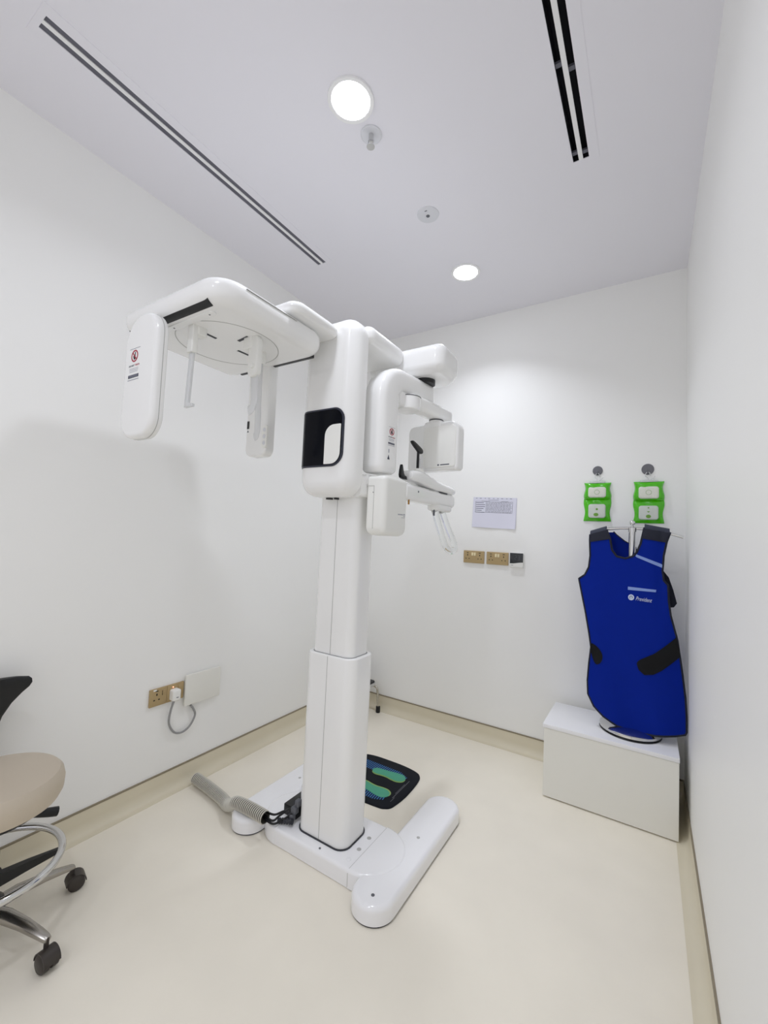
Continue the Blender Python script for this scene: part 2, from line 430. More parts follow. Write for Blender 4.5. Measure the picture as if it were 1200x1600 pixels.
for (xa, ya, xb, yb) in ((.66, -1.93, .661, -1.865), (.72, -1.812, .783, -1.82), (.648, -1.757, .653, -1.685)):
    d = Vector((xb-xa, yb-ya)).normalized(); nrm = Vector((-d.y, d.x))*.0055
    q = [(xa+nrm.x, ya+nrm.y), (xa-nrm.x, ya-nrm.y), (xb-nrm.x, yb-nrm.y), (xb+nrm.x, yb+nrm.y)]
    P('scale_slot', prism(NB(), poly(q), 'z', PZ0-.0012, PZ0+.002), 'gasket', ch)
b = NB(); box(b, PX1-.004, PX1+.0012, -1.95, -1.72, 2.098, 2.0995); P('seam', b, 'seam', ch)
# hanging cephalometric sensor
cs = P('sensor_housing', prism(NB(), rr(.5735, 1.826, .197, .428, (.085, .098, .072, .072), 12), 'y', -2.048, -2.09, .006, .016, 6))
P('seam', prism(NB(), rr(.5735, 1.826, .198, .429, (.085, .098, .072, .072), 12), 'y', -2.0635, -2.0655), 'seam', cs)
def sticker(parent, mp, s, rot, k=1.3, hand=.0004, hazard=False):
    """safety sticker; mp(p, o) maps sticker units to the surface, o = height above it"""
    def strip(x0, x1, y0, y1, o=.0006):
        b = NB(); prism(b, rr((x0+x1)/2*k, (y0+y1)/2, (x1-x0)*k, y1-y0, .004, 1), mp, -.0005, o); return b
    P('warning_label', strip(-1.0, 1.0, 2.78, 2.83), 'inkl', parent)
    n = 40; b = NB(); L = []
    for r, o in ((.64, -.0005), (.84, -.0005), (.84, .0006), (.64, .0006), (.64, -.0005)):
        L.append([mp((r*cos(2*pi*q/n), 1.75+r*sin(2*pi*q/n)), o) for q in range(n)])
    loft(b, L, False, False); prism(b, poly([(-.58, 2.2), (-.46, 2.32), (.58, 1.3), (.46, 1.18)]), mp, -.0005, .0006); P('prohibition_sign', b, 'red', parent)
    b = NB(); prism(b, rr(.10, 1.98, .2, .62, .08, 3), mp, -.0005, hand); prism(b, rr(0, 1.5, .46, .48, .15, 3), mp, -.0005, hand); prism(b, rr(-.24, 1.68, .15, .36, .07, 3), mp, -.0005, hand); P('hand_symbol', b, 'inkd', parent)
    text('label_text', 'DO NOT', s*.36, mp((-1.0*k, .32), .0002), rot, 'ink', parent, ext=.0003, sx=.95)
    text('label_text', 'TOUCH', s*.36, mp((.18*k, .32), .0002), rot, 'red', parent, ext=.0003, sx=.85)
    b = NB()
    for q in range(3): prism(b, rr(0, .02-.22*q, 1.7*k-.2*(q == 2), .055, .02, 1), mp, -.0005, .0004)
    P('label_small_print', b, 'inkl', parent)
    P('label_black_band', strip(-1, 1, -1.26, -.84), 'ink', parent)
    b = NB(); prism(b, rr(0, -.98, 1.7*k, .05, .02, 1), mp, .0004, .0009); prism(b, rr(0, -1.12, 1.7*k, .05, .02, 1), mp, .0004, .0009); P('label_band_print', b, 'inkl', parent)
    P('label_footer', strip(-1.05, 1.05, -1.58, -1.50), 'inkl', parent)
    if hazard:
        b = NB(); prism(b, poly([(-1.25, -4.9), (-.45, -4.9), (-.85, -3.8)]), mp, -.0005, .0006); P('hazard_triangle', b, 'ink', parent)
        b = NB(); prism(b, rr(-.8, -2.9, .25, .9, .1, 3), mp, -.0005, .0004); P('label_mark', b, 'inkl', parent)
sticker(cs, lambda p, o: (.545+p[0]*.025, -2.09-o, 1.852+p[1]*.025), .025, ROT_Y)
# nose support
ns = P('nose_support', prism(NB(), rr(.672, -1.965, .032, .022, .004), 'z', 1.93, PZ0+.002, .004, 0), 'satin')
P('support_block', prism(NB(), rr(.676, -1.94, .032, .04, .01), 'z', PZ0-.03, PZ0+.002, .004, 0), 'satin', ns)
b = NB(); pts = [(.665, 1.935), (.683, 1.935), (.674, 1.755), (.700, 1.748), (.700, 1.738), (.655, 1.738)]
prism(b, poly(pts), 'y', -1.97, -1.958, .002, .002, 2); P('support_rod', b, 'frost', ns)
# ear rods
er = P('ear_rod_bracket', prism(NB(), rr(.806, 1.955, .05, .155, .025, 8), 'y', -1.79, -1.815, .004, .006), 'satin')
P('support_block', prism(NB(), rr(.778, -1.79, .05, .06, .012), 'z', PZ0-.045, PZ0+.002, .005, 0), 'satin', er)
P('knob', cyl(NB(), (.810, -1.823, 1.915), .009, .01, 'y', 18, .002), 'satin', er)
b = NB(); rodp = smooth_path([(.806, -1.80, 1.89), (.806, -1.797, 1.84), (.800, -1.79, 1.80), (.778, -1.78, 1.775), (.755, -1.775, 1.768)], 6)
fr = frames(rodp); loft(b, [[p+(Vector((0, .004, 0))*cos(q)+(t.cross(Vector((0, 1, 0))).normalized())*sin(q)*.019) for q in [2*pi*k/14 for k in range(14)]] for p, t, _, _ in fr]); P('ear_rod', b, 'frost', er)
b = NB(); rodp = smooth_path([(.715, -1.70, 2.0), (.717, -1.70, 1.85), (.716, -1.695, 1.74), (.706, -1.69, 1.70), (.693, -1.688, 1.693)], 6)
fr = frames(rodp); loft(b, [[p+(Vector((0, .004, 0))*cos(q)+(t.cross(Vector((0, 1, 0))).normalized())*sin(q)*.017) for q in [2*pi*k/14 for k in range(14)]] for p, t, _, _ in fr]); P('ear_rod', b, 'frost', er)
P('support_block', prism(NB(), rr(.715, -1.70, .04, .03, .01), 'z', 1.98, PZ0+.002, .004, 0), 'satin', er)
# secondary collimator hanging from the canopy's far edge
co = P('collimator', prism(NB(), rr(.587, 1.842, .128, .404, (.006, .006, .034, .034), 8), 'y', -1.543, -1.592, .004, .010))
P('aperture', box(NB(), .530, .543, -1.5932, -1.58, 1.763, 1.797), 'black', co)
P('aperture_mark', prism(NB(), poly([(.532, 1.748), (.542, 1.748), (.537, 1.757)]), 'y', -1.5928, -1.59), 'ink', co)
kp = P('keypad', prism(NB(), rr(.642, 1.722, .03, .10, .012), 'y', -1.586, -1.5935, 0, .001), 'satin', co)
for k in range(3): P('button', prism(NB(), ell(.642, 1.75-.028*k, .008, .009, 20), 'y', -1.592, -1.595), 'grill', co)
# upper arm over the patient side and its head
P('upper_arm', prism(NB(), rr(.915, -1.28, .282, .30, .04), 'z', 2.118, 2.2, .03, .035, 6))
ah = P('arm_head', prism(NB(), rr(1.055, -1.03, .40, .245, (.10, .05, .03, .05), 10), 'z', 2.07, 2.205, .04, .045, 7))
P('pivot', cyl(NB(), (1.118, -1.046, 2.05), .047, .025, n=36), 'black', ah)
# rotating arm, turned 8 degrees about the pivot
U = Vector((sin(radians(8)), cos(radians(8)), 0)); V = Vector((cos(radians(8)), -sin(radians(8)), 0)); AX = Vector((1.118, -1.046, 0))
def RW(v, d, z): return AX+V*v+U*d+Vector((0, 0, z))
path = [(-.268, 1.586), (-.268, 1.62), (-.268, 1.70), (-.268, 1.80), (-.268, 1.88), (-.268, 1.914)]
for k in range(1, 11):
    a = radians(90*k/10); path.append((-.268+.085*(1-cos(a)), 1.923+.085*sin(a)))
path += [(-.14, 2.008), (-.05, 2.008), (0, 2.008), (.03, 2.008)]
b = NB(); rings = []
NPT = len(path)
def section(i, inset, shift):
    d, z = path[i]
    a = path[max(i-1, 0)]; c = path[min(i+1, NPT-1)]
    t = Vector((c[0]-a[0], c[1]-a[1])).normalized(); n = Vector((-t.y, t.x))
    k = max(0, min(1, (i-5)/10))
    th = .13*(1-k)+.108*k; wd = .118
    out = []
    for (p, q) in rr(0, 0, wd, th, .036*(1-k)+.032*k, 6)(inset):
        out.append(RW(-.036+p, d+n.x*q+t.x*shift, z+n.y*q+t.y*shift))
    return out
for k in range(5): rings.append(section(0, .026*(1-sin(pi/2*k/4)), .026*(1-cos(pi/2*k/4))))
for i in range(1, NPT-1): rings.append(section(i, 0, 0))
d_, z_ = path[-1]
for k in range(9):
    a = pi/2*k/8; w_ = .118*max(cos(a)**.8, .02); h_ = .108*(.45+.55*math.sqrt(max(cos(a), 0)))
    rings.append([RW(-.036+p, d_+.05*sin(a), z_+q) for p, q in rr(0, 0, w_, h_, .032, 6)(0)])
loft(b, rings)
ra = P('rotating_arm', b)
sticker(ra, lambda p, o: tuple(RW(.0232+o, -.264+p[0]*.018, 1.7315+p[1]*.018)), .018, Matrix(((U.x, 0, V.x), (U.y, 0, V.y), (0, 1, 0))), 1.15, .0008, True)
kn = NB(); c = RW(-.012, -.200, 1.765)
bmesh.ops.create_uvsphere(kn, u_segments=16, v_segments=10, radius=.0105); bmesh.ops.translate(kn, verts=kn.verts[:], vec=c); P('knob', kn, 'black', ra)
def rprism(f, z0, z1, f0, f1, m=5):
    b = NB(); prism(b, f, lambda p, a: tuple(RW(p[0], p[1], a)), z0, z1, f0, f1, m); return b
# swivelling sensor arm with flat detector
P('inner_rib', rprism(rr(-.02, -.165, .07, .09, .015), 1.90, 1.96, .01, 0), 'white', ra)
P('hub', rprism(ell(-.006, -.118, .056, .056, 36), 1.893, 1.952, .006, 0), 'white', ra)
sa = P('sensor_arm', rprism(rr(.001, .03, .082, .37, .041, 10), 1.903, 1.968, .02, .02))
P('swivel_ring', rprism(ell(-.006, -.118, .0572, .0572, 36), 1.9515, 1.9545, 0, 0), 'gasket', ra)
P('neck', rprism(ell(0, .105, .034, .034, 30), 1.872, 1.903, 0, 0), 'white', sa)
P('neck_ring', rprism(ell(0, .105, .0352, .0352, 30), 1.898, 1.9025, 0, 0), 'gasket', sa)
def DP(v, z, d): return tuple(RW(v, .105+d, z))
b = NB(); prism(b, rr(-.002, 1.765, .292, .238, (.052, .038, .03, .018), 10), lambda p, a: DP(p[0], p[1], a), .035, -.03, .012, .014, 5)
dp = P('detector_panel', b)
b = NB(); prism(b, rr(.043, 1.762, .184, .206, (.03, .02, .022, .012), 8), lambda p, a: DP(p[0], p[1], a), -.024, -.0345, 0, .006, 4); P('panel_face', b, 'satin', dp)
b = NB(); prism(b, rr(.0, 1.873, .10, .04, .014, 6), lambda p, a: DP(p[0], p[1], a), .03, -.034, .006, .01, 4); P('panel_collar', b, 'white', dp)
b = NB(); prism(b, rr(.044, 1.672, .008, .008, .002, 2), lambda p, a: DP(p[0], p[1], a), -.034, -.0352); prism(b, rr(.08, 1.672, .05, .0045, .001, 1), lambda p, a: DP(p[0], p[1], a), -.034, -.035); P('maker_mark', b, 'ink', dp)
# control box on the column's right side
cb = P('control_box', prism(NB(), rr(1.076, -1.272, .094, .198, (.03, .014, .014, .022)), 'z', 1.322, 1.572, .035, .02, 6), 'satin')
P('door_seam', box(NB(), 1.0285, 1.068, -1.3718, -1.368, 1.5265, 1.5282), 'seam', cb)
P('door_seam', box(NB(), 1.067, 1.0684, -1.3718, -1.368, 1.35, 1.528), 'seam', cb)
P('hinge_pin', cyl(NB(), (1.064, -1.3728, 1.50), .0018, .003, 'y', 8), 'ink', cb)
b = NB()
for k in range(4): box(b, 1.1225, 1.1236, -1.262+.011*k, -1.254+.011*k, 1.414, 1.4185)
box(b, 1.1225, 1.1236, -1.214, -1.204, 1.418, 1.4205); box(b, 1.1225, 1.1236, -1.214, -1.212, 1.408, 1.4205); box(b, 1.1225, 1.1236, -1.206, -1.2035, 1.406, 1.4205); box(b, 1.1225, 1.1236, -1.232, -1.205, 1.403, 1.4045)
P('maker_mark', b, 'inkl', cb)
P('latch', box(NB(), 1.020, 1.034, -1.378, -1.34, 1.535, 1.575, .003), 'white', cb)
P('latch_screw', cyl(NB(), (1.026, -1.380, 1.53), .005, .005, 'y', 12), 'black', cb)
# chin rest arm, tray and grips
ca = P('chin_arm', prism(NB(), rr(1.088, -.918, .078, .565, (.036, .036, .012, .012), 8), 'z', 1.487, 1.562, .022, .022, 6))
P('arm_button', cyl(NB(), (1.1265, -1.09, 1.532), .0045, .002, 'x', 12), 'ink', ca)
P('arm_slot', box(NB(), 1.117, 1.1235, -.97, -.915, 1.5535, 1.5560), 'seam', ca)
P('grip_boss', prism(NB(), rr(1.088, -.765, .072, .2, .036, 8), 'z', 1.462, 1.492, .014, 0), 'white', ca)
P('pin', cyl(NB(), (1.112, -1.152, 1.468), .004, .022, n=12), 'amber', ca)
def grip(y0, y1, yb, r):
    b = NB()
    pts = [(1.095, y0, 1.47), (1.097, y0+.03, 1.40), (1.10, y0+.075, 1.32)]
    pts = smooth_path([(1.09, y0, 1.475), (1.094, y0+.07, 1.37), (1.10, y0+.145, 1.275), (1.105, (y0+y1)/2+.175, 1.250), (1.108, y1+.155, 1.285), (1.098, y1+.075, 1.38), (1.09, y1, 1.475)], 8)
    tube(b, pts, r, 12); return b
P('patient_grip', grip(-.838, -.748, 0, .0175), 'clear', label='clear acrylic U-shaped patient grip')
P('grip_clip', box(NB(), 1.094, 1.102, -.858, -.851, 1.435, 1.468, .001), 'dark', ca)
b = NB(); rings = []
ts = [(-1.15, .022, 1.592, 1.610), (-1.148, .030, 1.584, 1.618), (-1.135, .036, 1.580, 1.625), (-1.09, .041, 1.578, 1.630), (-1.03, .044, 1.572, 1.628), (-.98, .045, 1.565, 1.620), (-.90, .046, 1.560, 1.608), (-.82, .046, 1.558, 1.602), (-.74, .046, 1.558, 1.598), (-.69, .044, 1.559, 1.596), (-.662, .037, 1.562, 1.593), (-.645, .027, 1.566, 1.589), (-.638, .014, 1.571, 1.584)]
for y, hw, z0, z1 in ts: rings.append([(1.094+p, y, q) for p, q in rr(0, (z0+z1)/2, 2*hw, z1-z0, min(.016, (z1-z0)*.45), 5)(0)])
loft(b, rings)
ct = P('chin_tray', b)
P('tray_button', box(NB(), 1.108, 1.118, -.915, -.893, 1.6075, 1.6105), 'seam', ct)
P('tray_pivot', prism(NB(), rr(1.092, -.80, .07, .13, .03), 'z', 1.552, 1.562), 'gasket', ct)
b = NB(); cyl(b, (1.1, -1.05, 1.615), .027, .03, n=28, bev=.004); P('post_collar', b, 'satin', ct)
P('post_sheath', prism(NB(), rr(1.085, -1.02, .018, .018, .004), 'z', 1.644, 1.70), 'frost', ct)
P('bite_rod', cyl(NB(), (1.098, -1.053, 1.648), .0065, .105, n=14), 'black', ct)
b = NB(); bb = smooth2([(-1.128, 1.762), (-1.115, 1.768), (-1.08, 1.762), (-1.03, 1.748), (-1.016, 1.738), (-1.02, 1.724), (-1.045, 1.72), (-1.075, 1.732), (-1.115, 1.75)], 4)
prism(b, poly(bb), 'x', 1.092, 1.107, .005, .005, 3); P('bite_block', b, 'black', ct)
b = NB(); pts = smooth2([(-1.20, 1.585), (-1.196, 1.64), (-1.188, 1.64), (-1.18, 1.62), (-1.165, 1.598), (-1.12, 1.594), (-1.12, 1.584)], 4); prism(b, poly(pts), 'x', 1.083, 1.096, .002, .002, 2); P('support_hook', b, 'black', ct)
# connectors at the foot of the column
P('socket_block', prism(NB(), rr(.752, -1.30, .038, .09, .006), 'z', .13, .205, .004, .006), 'whiteb')
P('connector_box', box(NB(), .662, .735, -1.372, -1.25, .064, .112, .004), 'black')
for (x, y, z, s) in ((.742, -1.385, .118, .016), (.735, -1.395, .09, .014), (.75, -1.375, .145, .012)):
    P('plug_connector', box(NB(), x-s, x+s*.8, y-.013, y+.013, z-.014, z+.014, .005), 'dark')
b = NB(); sr = smooth_path([(.755, -1.412, .088), (.72, -1.42, .082), (.69, -1.43, .078)], 12)
fr = frames(sr); loft(b, [[p+(n1*cos(2*pi*k/12)+n2*sin(2*pi*k/12))*(.012 if i % 4 < 2 else .0085) for k in range(12)] for i, (p, tt, n1, n2) in enumerate(fr)]); P('strain_relief', b, 'gasket')
for pts in ([(.60, -1.455, .098), (.675, -1.455, .085), (.69, -1.425, .095), (.715, -1.39, .115), (.745, -1.38, .12)],
            [(.60, -1.46, .092), (.685, -1.462, .08), (.715, -1.425, .09), (.735, -1.395, .105), (.75, -1.385, .115)],
            [(.60, -1.45, .105), (.67, -1.44, .10), (.70, -1.405, .108), (.73, -1.395, .10)]):
    b = NB(); tube(b, smooth_path(pts, 8), .0045, 8); P('power_cable', b, 'black')

# corrugated cable sleeve from the left wall to the machine
t_pts = smooth_path([(.062, -1.398, .0315), (.17, -1.405, .029), (.29, -1.42, .029), (.37, -1.44, .033), (.415, -1.452, .055), (.455, -1.462, .082), (.50, -1.465, .0905), (.57, -1.467, .0945), (.655, -1.47, .096)], 16)
def resample(p, step):
    out = [p[0]]; acc = 0
    for a, c in zip(p, p[1:]):
        L = (c-a).length; d = step-acc
        while d <= L: out.append(a+(c-a)*(d/L)); d += step
        acc = (acc+L) % step
    return out
fine = resample(t_pts, .0027)
SLV = thing('cable_sleeve', 'pale grey corrugated cable sleeve on the floor running from left wall onto the machine base', 'cable conduit', (.35, -1.43, 0))
b = NB(); fr = frames(fine)
loft(b, [[p+(n1*cos(2*pi*k/20)+n2*sin(2*pi*k/20))*.0235 for k in range(20)] for p, tt, n1, n2 in fr], False, False); obj('inner_liner', b, 'conduitd', SLV)
b = NB(); seg = 3
for i in range(0, len(fr)-seg, seg+1):
    loft(b, [[p+(n1*cos(2*pi*k/20)+n2*sin(2*pi*k/20))*r for k in range(20)] for (p, tt, n1, n2), r in zip(fr[i:i+seg], (.0245, .0275, .0245))], False, False)
obj('corrugation', b, 'conduit', SLV)

# ------------------------------------------------------------------ foot position mat
FM = thing('footprint_mat', 'black rubber mat with teal footprint marks on floor behind the column', 'floor mat', (.80, -.80, 0))
mat_o = [(.56, -.652), (.60, -.625), (.67, -.606), (.80, -.601), (.879, -.605), (.943, -.619), (.971, -.641), (.986, -.675), (.995, -.745), (.998, -.853), (.99, -.929), (.98, -.969), (.957, -.99), (.925, -1.0), (.80, -1.008), (.66, -1.002), (.60, -.985), (.56, -.955), (.545, -.80)]
obj('mat_base', prism(NB(), poly(smooth2(mat_o, 3)), 'z', 0, .005, 0, .002, 2), 'mat', FM)
def hatch(zone, n, x0, x1, slant):
    b = NB()
    for k in range(n):
        x = x0+(x1-x0)*k/n
        lo, hi = zone(x)
        if hi-lo < .006: continue
        q = [(x, lo), (x+.0052, lo), (x+.0052+slant, hi), (x+slant, hi)]
        prism(b, poly(q), 'z', .0046, .0056)
    return b
obj('hatch_print', hatch(lambda x: (-.745+.02*max(0, (x-.80)/.12), -.672 if x < .86 else -.672-.03*(x-.86)/.06), 25, .62, .925, .006), 'blue2', FM, label='blue hatch stripes around a footprint')
obj('hatch_print', hatch(lambda x: (-.962 if x < .87 else -.962+.03*(x-.87)/.06, -.885), 25, .62, .925, -.006), 'blue2', FM, label='blue hatch stripes around a footprint')
def footmark(pts, sh, m, z):
    return prism(NB(), poly(smooth2([(x+sh[0], y+sh[1]) for x, y in pts], 4)), 'z', .0046, z)
fA = [(.738, -.76), (.73, -.738), (.745, -.718), (.78, -.712), (.82, -.706), (.867, -.697), (.904, -.698), (.926, -.72), (.923, -.749), (.896, -.766), (.863, -.766), (.829, -.761), (.798, -.763), (.762, -.769)]
fB = [(x, -1.622-y) for x, y in fA][::-1]
obj('footprint_edge', footmark(fA, (0, -.004), 'lime', .0062), 'lime', FM); obj('footprint_edge', footmark(fB, (0, .004), 'lime', .0062), 'lime', FM)
obj('footprint', footmark(fA, (-.003, .004), 'teal', .0068), 'teal', FM); obj('footprint', footmark(fB, (-.003, -.004), 'teal', .0068), 'teal', FM)
b = NB(); box(b, .948, .951, -.90, -.72, .0046, .0054); box(b, .955, .957, -.93, -.89, .0046, .0054); box(b, .942, .944, -.86, -.76, .0046, .0054); obj('printed_line', b, 'dark', FM)

# ------------------------------------------------------------------ plinth, apron stand, apron
PL = thing('white_plinth', 'low white box plinth in the right back corner with an apron stand on top', 'plinth', (1.866, -.2, 0))
obj('carcass', box(NB(), 1.574, 2.157, -.396, -.055, .004, .352, .001, 1), 'board', PL)
obj('front_panel', box(NB(), 1.573, 2.158, -.411, -.3965, .006, .350, .0012, 1), 'board', PL)
obj('top_panel', box(NB(), 1.567, 2.160, -.415, -.052, .352, .372, .0015, 2), 'boardt', PL)
SX, SY = 1.957, -.225
ST = thing('apron_stand', 'chrome apron stand with round base and curved hanger bar on the white plinth', 'stand', (SX, SY, .372))
b = NB(); lathe(b, [(.0, .0), (.138, 0), (.141, .004), (.139, .006), (.140, .008)], (SX, SY, .372)); obj('rubber_ring', b, 'black', ST)
b = NB(); lathe(b, [(.0, .007), (.136, .007), (.140, .012), (.139, .022), (.128, .030), (.06, .036), (.02, .042), (0, .042)], (SX, SY, .372)); obj('base_disc', b, 'chrome', ST)
b = NB(); tube(b, [(SX, SY, .41), (SX, SY, .9), (SX, SY, 1.41)], .0125, 18); obj('pole', b, 'chrome', ST)
b = NB(); tube(b, [(SX, SY, .9), (SX, SY, 1.415)], .0165, 18); tube(b, [(SX, SY, 1.40), (SX, SY, 1.42)], .02, 18); obj('pole_sleeve', b, 'chrome', ST)
b = NB(); bmesh.ops.create_uvsphere(b, u_segments=20, v_segments=12, radius=.0135); bmesh.ops.translate(b, verts=b.verts[:], vec=(SX, SY, 1.447)); tube(b, [(SX, SY, 1.418), (SX, SY, 1.44)], .006, 10); obj('finial', b, 'chrome', ST)
b = NB(); tube(b, [(SX+.222*q, SY, 1.419-.036*q*q-.004*q) for q in [-.70+1.70*k/24 for k in range(25)]], .0075, 12); obj('hanger_bar', b, 'chrome', ST)

AP = thing('lead_apron', 'royal blue lead apron with black binding hanging on the chrome stand above the plinth', 'apron', (SX, SY, 1.40))
LFT = [(1.757, 1.378), (1.757, 1.347), (1.761, 1.263), (1.755, 1.199), (1.736, 1.156), (1.706, 1.132), (1.724, 1.05), (1.744, .959), (1.765, .848), (1.776, .778), (1.768, .695), (1.762, .602), (1.766, .532), (1.795, .479), (1.841, .441), (1.903, .408), (1.972, .393)]
RGT = [(2.123, 1.402), (2.108, 1.353), (2.096, 1.284), (2.091, 1.206), (2.097, 1.159), (2.115, 1.137), (2.118, 1.056), (2.126, .99), (2.154, .873), (2.172, .738), (2.187, .605), (2.192, .517), (2.192, .447), (2.187, .434), (2.149, .422), (2.046, .404), (1.972, .393)]
NCK = [(1.836, 1.407), (1.855, 1.361), (1.865, 1.3), (1.888, 1.266), (1.928, 1.258), (1.962, 1.271), (1.979, 1.292), (1.996, 1.337), (2.012, 1.423)]
def interp(tab, z):
    T_ = sorted(tab, key=lambda p: p[1])
    if z <= T_[0][1]: return T_[0][0]
    for a, c in zip(T_, T_[1:]):
        if z <= c[1]: return a[0]+(c[0]-a[0])*(z-a[1])/max(c[1]-a[1], 1e-6)
    return T_[-1][0]
def surf(x, z):
    u = (x-1.955)/.22
    flare = max(0, min(1, (1.25-z)/.8))
    y = -.252-.038*flare-.012*max(0, 1-u*u)*(1-.3*flare)
    y += .030*max(0, abs(u)-.55)**1.5
    y += .010*sin(u*5+z*3.3)*flare+.004*sin(x*37+z*9)*flare
    y += .008*math.exp(-((x-2.085)/.022)**2)*max(0, min(1, (z-.85)/.3))
    top = max(0, (z-1.30)/.12)
    return y+.022*top*top
def fpt(x, z, off=0.): return Vector((x, surf(x, z)-off, z))
def sheet(bm, rws, cols, th=.007, off=0., fn=None):
    fn = fn or fpt; G = {}
    for i, (z0, x0, z1, x1) in enumerate(rws):
        for j in range(cols+1):
            q = j/cols; x = x0+(x1-x0)*q; z = z0+(z1-z0)*q
            for k in (0, 1): G[i, j, k] = bm.verts.new(fn(x, z, off if k else off-th))
    R = len(rws)-1
    for i in range(R):
        for j in range(cols):
            bm.faces.new((G[i, j, 1], G[i, j+1, 1], G[i+1, j+1, 1], G[i+1, j, 1])); bm.faces.new((G[i, j, 0], G[i+1, j, 0], G[i+1, j+1, 0], G[i, j+1, 0]))
        bm.faces.new((G[i, 0, 0], G[i, 0, 1], G[i+1, 0, 1], G[i+1, 0, 0])); bm.faces.new((G[i, cols, 0], G[i+1, cols, 0], G[i+1, cols, 1], G[i, cols, 1]))
    for j in range(cols):
        bm.faces.new((G[0, j, 0], G[0, j+1, 0], G[0, j+1, 1], G[0, j, 1])); bm.faces.new((G[R, j, 0], G[R, j, 1], G[R, j+1, 1], G[R, j+1, 0]))
    return bm
zs = sorted(set([.393, .396, .400, .404, .408, .413, .418, .422, .426, .43, .434, .441, .447, .46, .479, .50, .532] + [.55+.0235*k for k in range(31)] + [1.258]))
b = NB(); sheet(b, [(z, interp(LFT, z), z, interp(RGT, z)) for z in zs], 40)
NB_L = [p for p in NCK if p[0] <= 1.93]; NB_R = [p for p in NCK if p[0] >= 1.925]
def shoulder(bm, outer, inner, zo, zi, n=12):
    r = []
    for k in range(n+1):
        q = k/n; r.append((1.258+(zo-1.258)*q, interp(outer, 1.258+(zo-1.258)*q), 1.258+(zi-1.258)*q, interp(inner, 1.258+(zi-1.258)*q)))
    sheet(bm, r, 12)
shoulder(b, LFT, NB_L, 1.378, 1.407)
rgt_rows = []
for k in range(13):
    q = k/12; zi = 1.258+(1.423-1.258)*q; zo = 1.258+(1.402-1.258)*q
    rgt_rows.append((zi, interp(NB_R, zi), zo, interp(RGT, zo)))
sheet(b, rgt_rows, 12)
bmesh.ops.remove_doubles(b, verts=b.verts[:], dist=.0004)
fp = obj('front_panel', b, 'blue', AP, sharp=60)
def edge_tube(pts, r=.0055):
    P3 = []
    for a, c in zip(pts, pts[1:]):
        n = max(2, int((Vector(c)-Vector(a)).length/.012))
        for k in range(n): P3.append(fpt(a[0]+(c[0]-a[0])*k/n, a[1]+(c[1]-a[1])*k/n, -.003))
    P3.append(fpt(*pts[-1], -.003)); b = NB(); tube(b, P3, r, 8); return b
obj('binding', edge_tube(LFT+RGT[::-1][1:]), 'navy', AP, label='black edge binding')
obj('binding', edge_tube(NCK, .006), 'navy', AP, label='black neckline binding')
def patch(pts, off, th=.003, n=14, cols=14, fn=None):
    Z = [p[1] for p in pts]; z0, z1 = min(Z), max(Z); r = []
    for k in range(n+1):
        z = z0+(z1-z0)*(k/n); z = min(max(z, z0+1e-4), z1-1e-4); X = []
        for a, c in zip(pts, pts[1:]+pts[:1]):
            if (a[1]-z)*(c[1]-z) <= 0 and a[1] != c[1]: X.append(a[0]+(c[0]-a[0])*(z-a[1])/(c[1]-a[1]))
        r.append((z, min(X), z, max(X)))
    return sheet(NB(), r, cols, th, off, fn)
obj('belt_tab', patch(smooth2([(1.775, .799), (1.803, .788), (1.825, .762), (1.832, .733), (1.82, .703), (1.8, .696), (1.783, .729), (1.774, .768)], 4), .004), 'blackf', AP)
obj('belt_strap', patch([(1.985, .735), (1.992, .75), (2.006, .761), (2.059, .795), (2.107, .841), (2.15, .886), (2.158, .855), (2.166, .796), (2.139, .767), (2.092, .72), (2.052, .691), (2.019, .686), (1.994, .705)], .004, n=24), 'blackf', AP)
obj('reflective_strip', patch([(1.977, 1.283), (2.091, 1.239), (2.089, 1.222), (1.974, 1.270)], .0025, n=16), 'refl', AP)
obj('reflective_strip', patch([(1.942, 1.114), (2.066, 1.113), (2.064, 1.098), (1.942, 1.098)], .0025, n=4), 'refl', AP)
obj('shoulder_band', patch([(1.757, 1.379), (1.836, 1.407), (1.85, 1.372), (1.854, 1.356), (1.757, 1.336)], .004), 'navy', AP)
obj('shoulder_band', patch([(2.012, 1.42), (2.12, 1.402), (2.108, 1.349), (2.0, 1.366)], .004), 'navy', AP)
# straps folding over the bar to the back panel
def bfn(x, z, off=0.): return Vector((x, -.165+.02*max(0, (z-1.3)/.12)**2*-1.5+.012*sin((x-1.75)*9)-off*-1, z))
def over(x0, x1, zf0, zf1):
    b = NB(); rings = []
    G = {}; n = 10; cols = 8
    for i in range(n+1):
        a = pi*i/n
        for j in range(cols+1):
            q = j/cols; x = x0+(x1-x0)*q; zt = zf0+(zf1-zf0)*q
            yf = surf(x, zt)-.004; yb = -.19; yc, ry = (yf+yb)/2, (yb-yf)/2
            for k, rr_ in enumerate((1., .86)):
                G[i, j, k] = b.verts.new((x, yc-ry*rr_*cos(a), zt-.004+(.030*rr_)*sin(a)))
    for i in range(n):
        for j in range(cols):
            b.faces.new((G[i, j, 0], G[i, j+1, 0], G[i+1, j+1, 0], G[i+1, j, 0])); b.faces.new((G[i, j, 1], G[i+1, j, 1], G[i+1, j+1, 1], G[i, j+1, 1]))
        b.faces.new((G[i, 0, 0], G[i+1, 0, 0], G[i+1, 0, 1], G[i, 0, 1])); b.faces.new((G[i, cols, 0], G[i, cols, 1], G[i+1, cols, 1], G[i+1, cols, 0]))
    return b
obj('shoulder_strap', over(1.757, 1.836, 1.374, 1.402), 'navyg', AP); obj('shoulder_strap', over(2.012, 2.121, 1.417, 1.396), 'navyg', AP)
bz = [1.0+.02*k for k in range(20)]
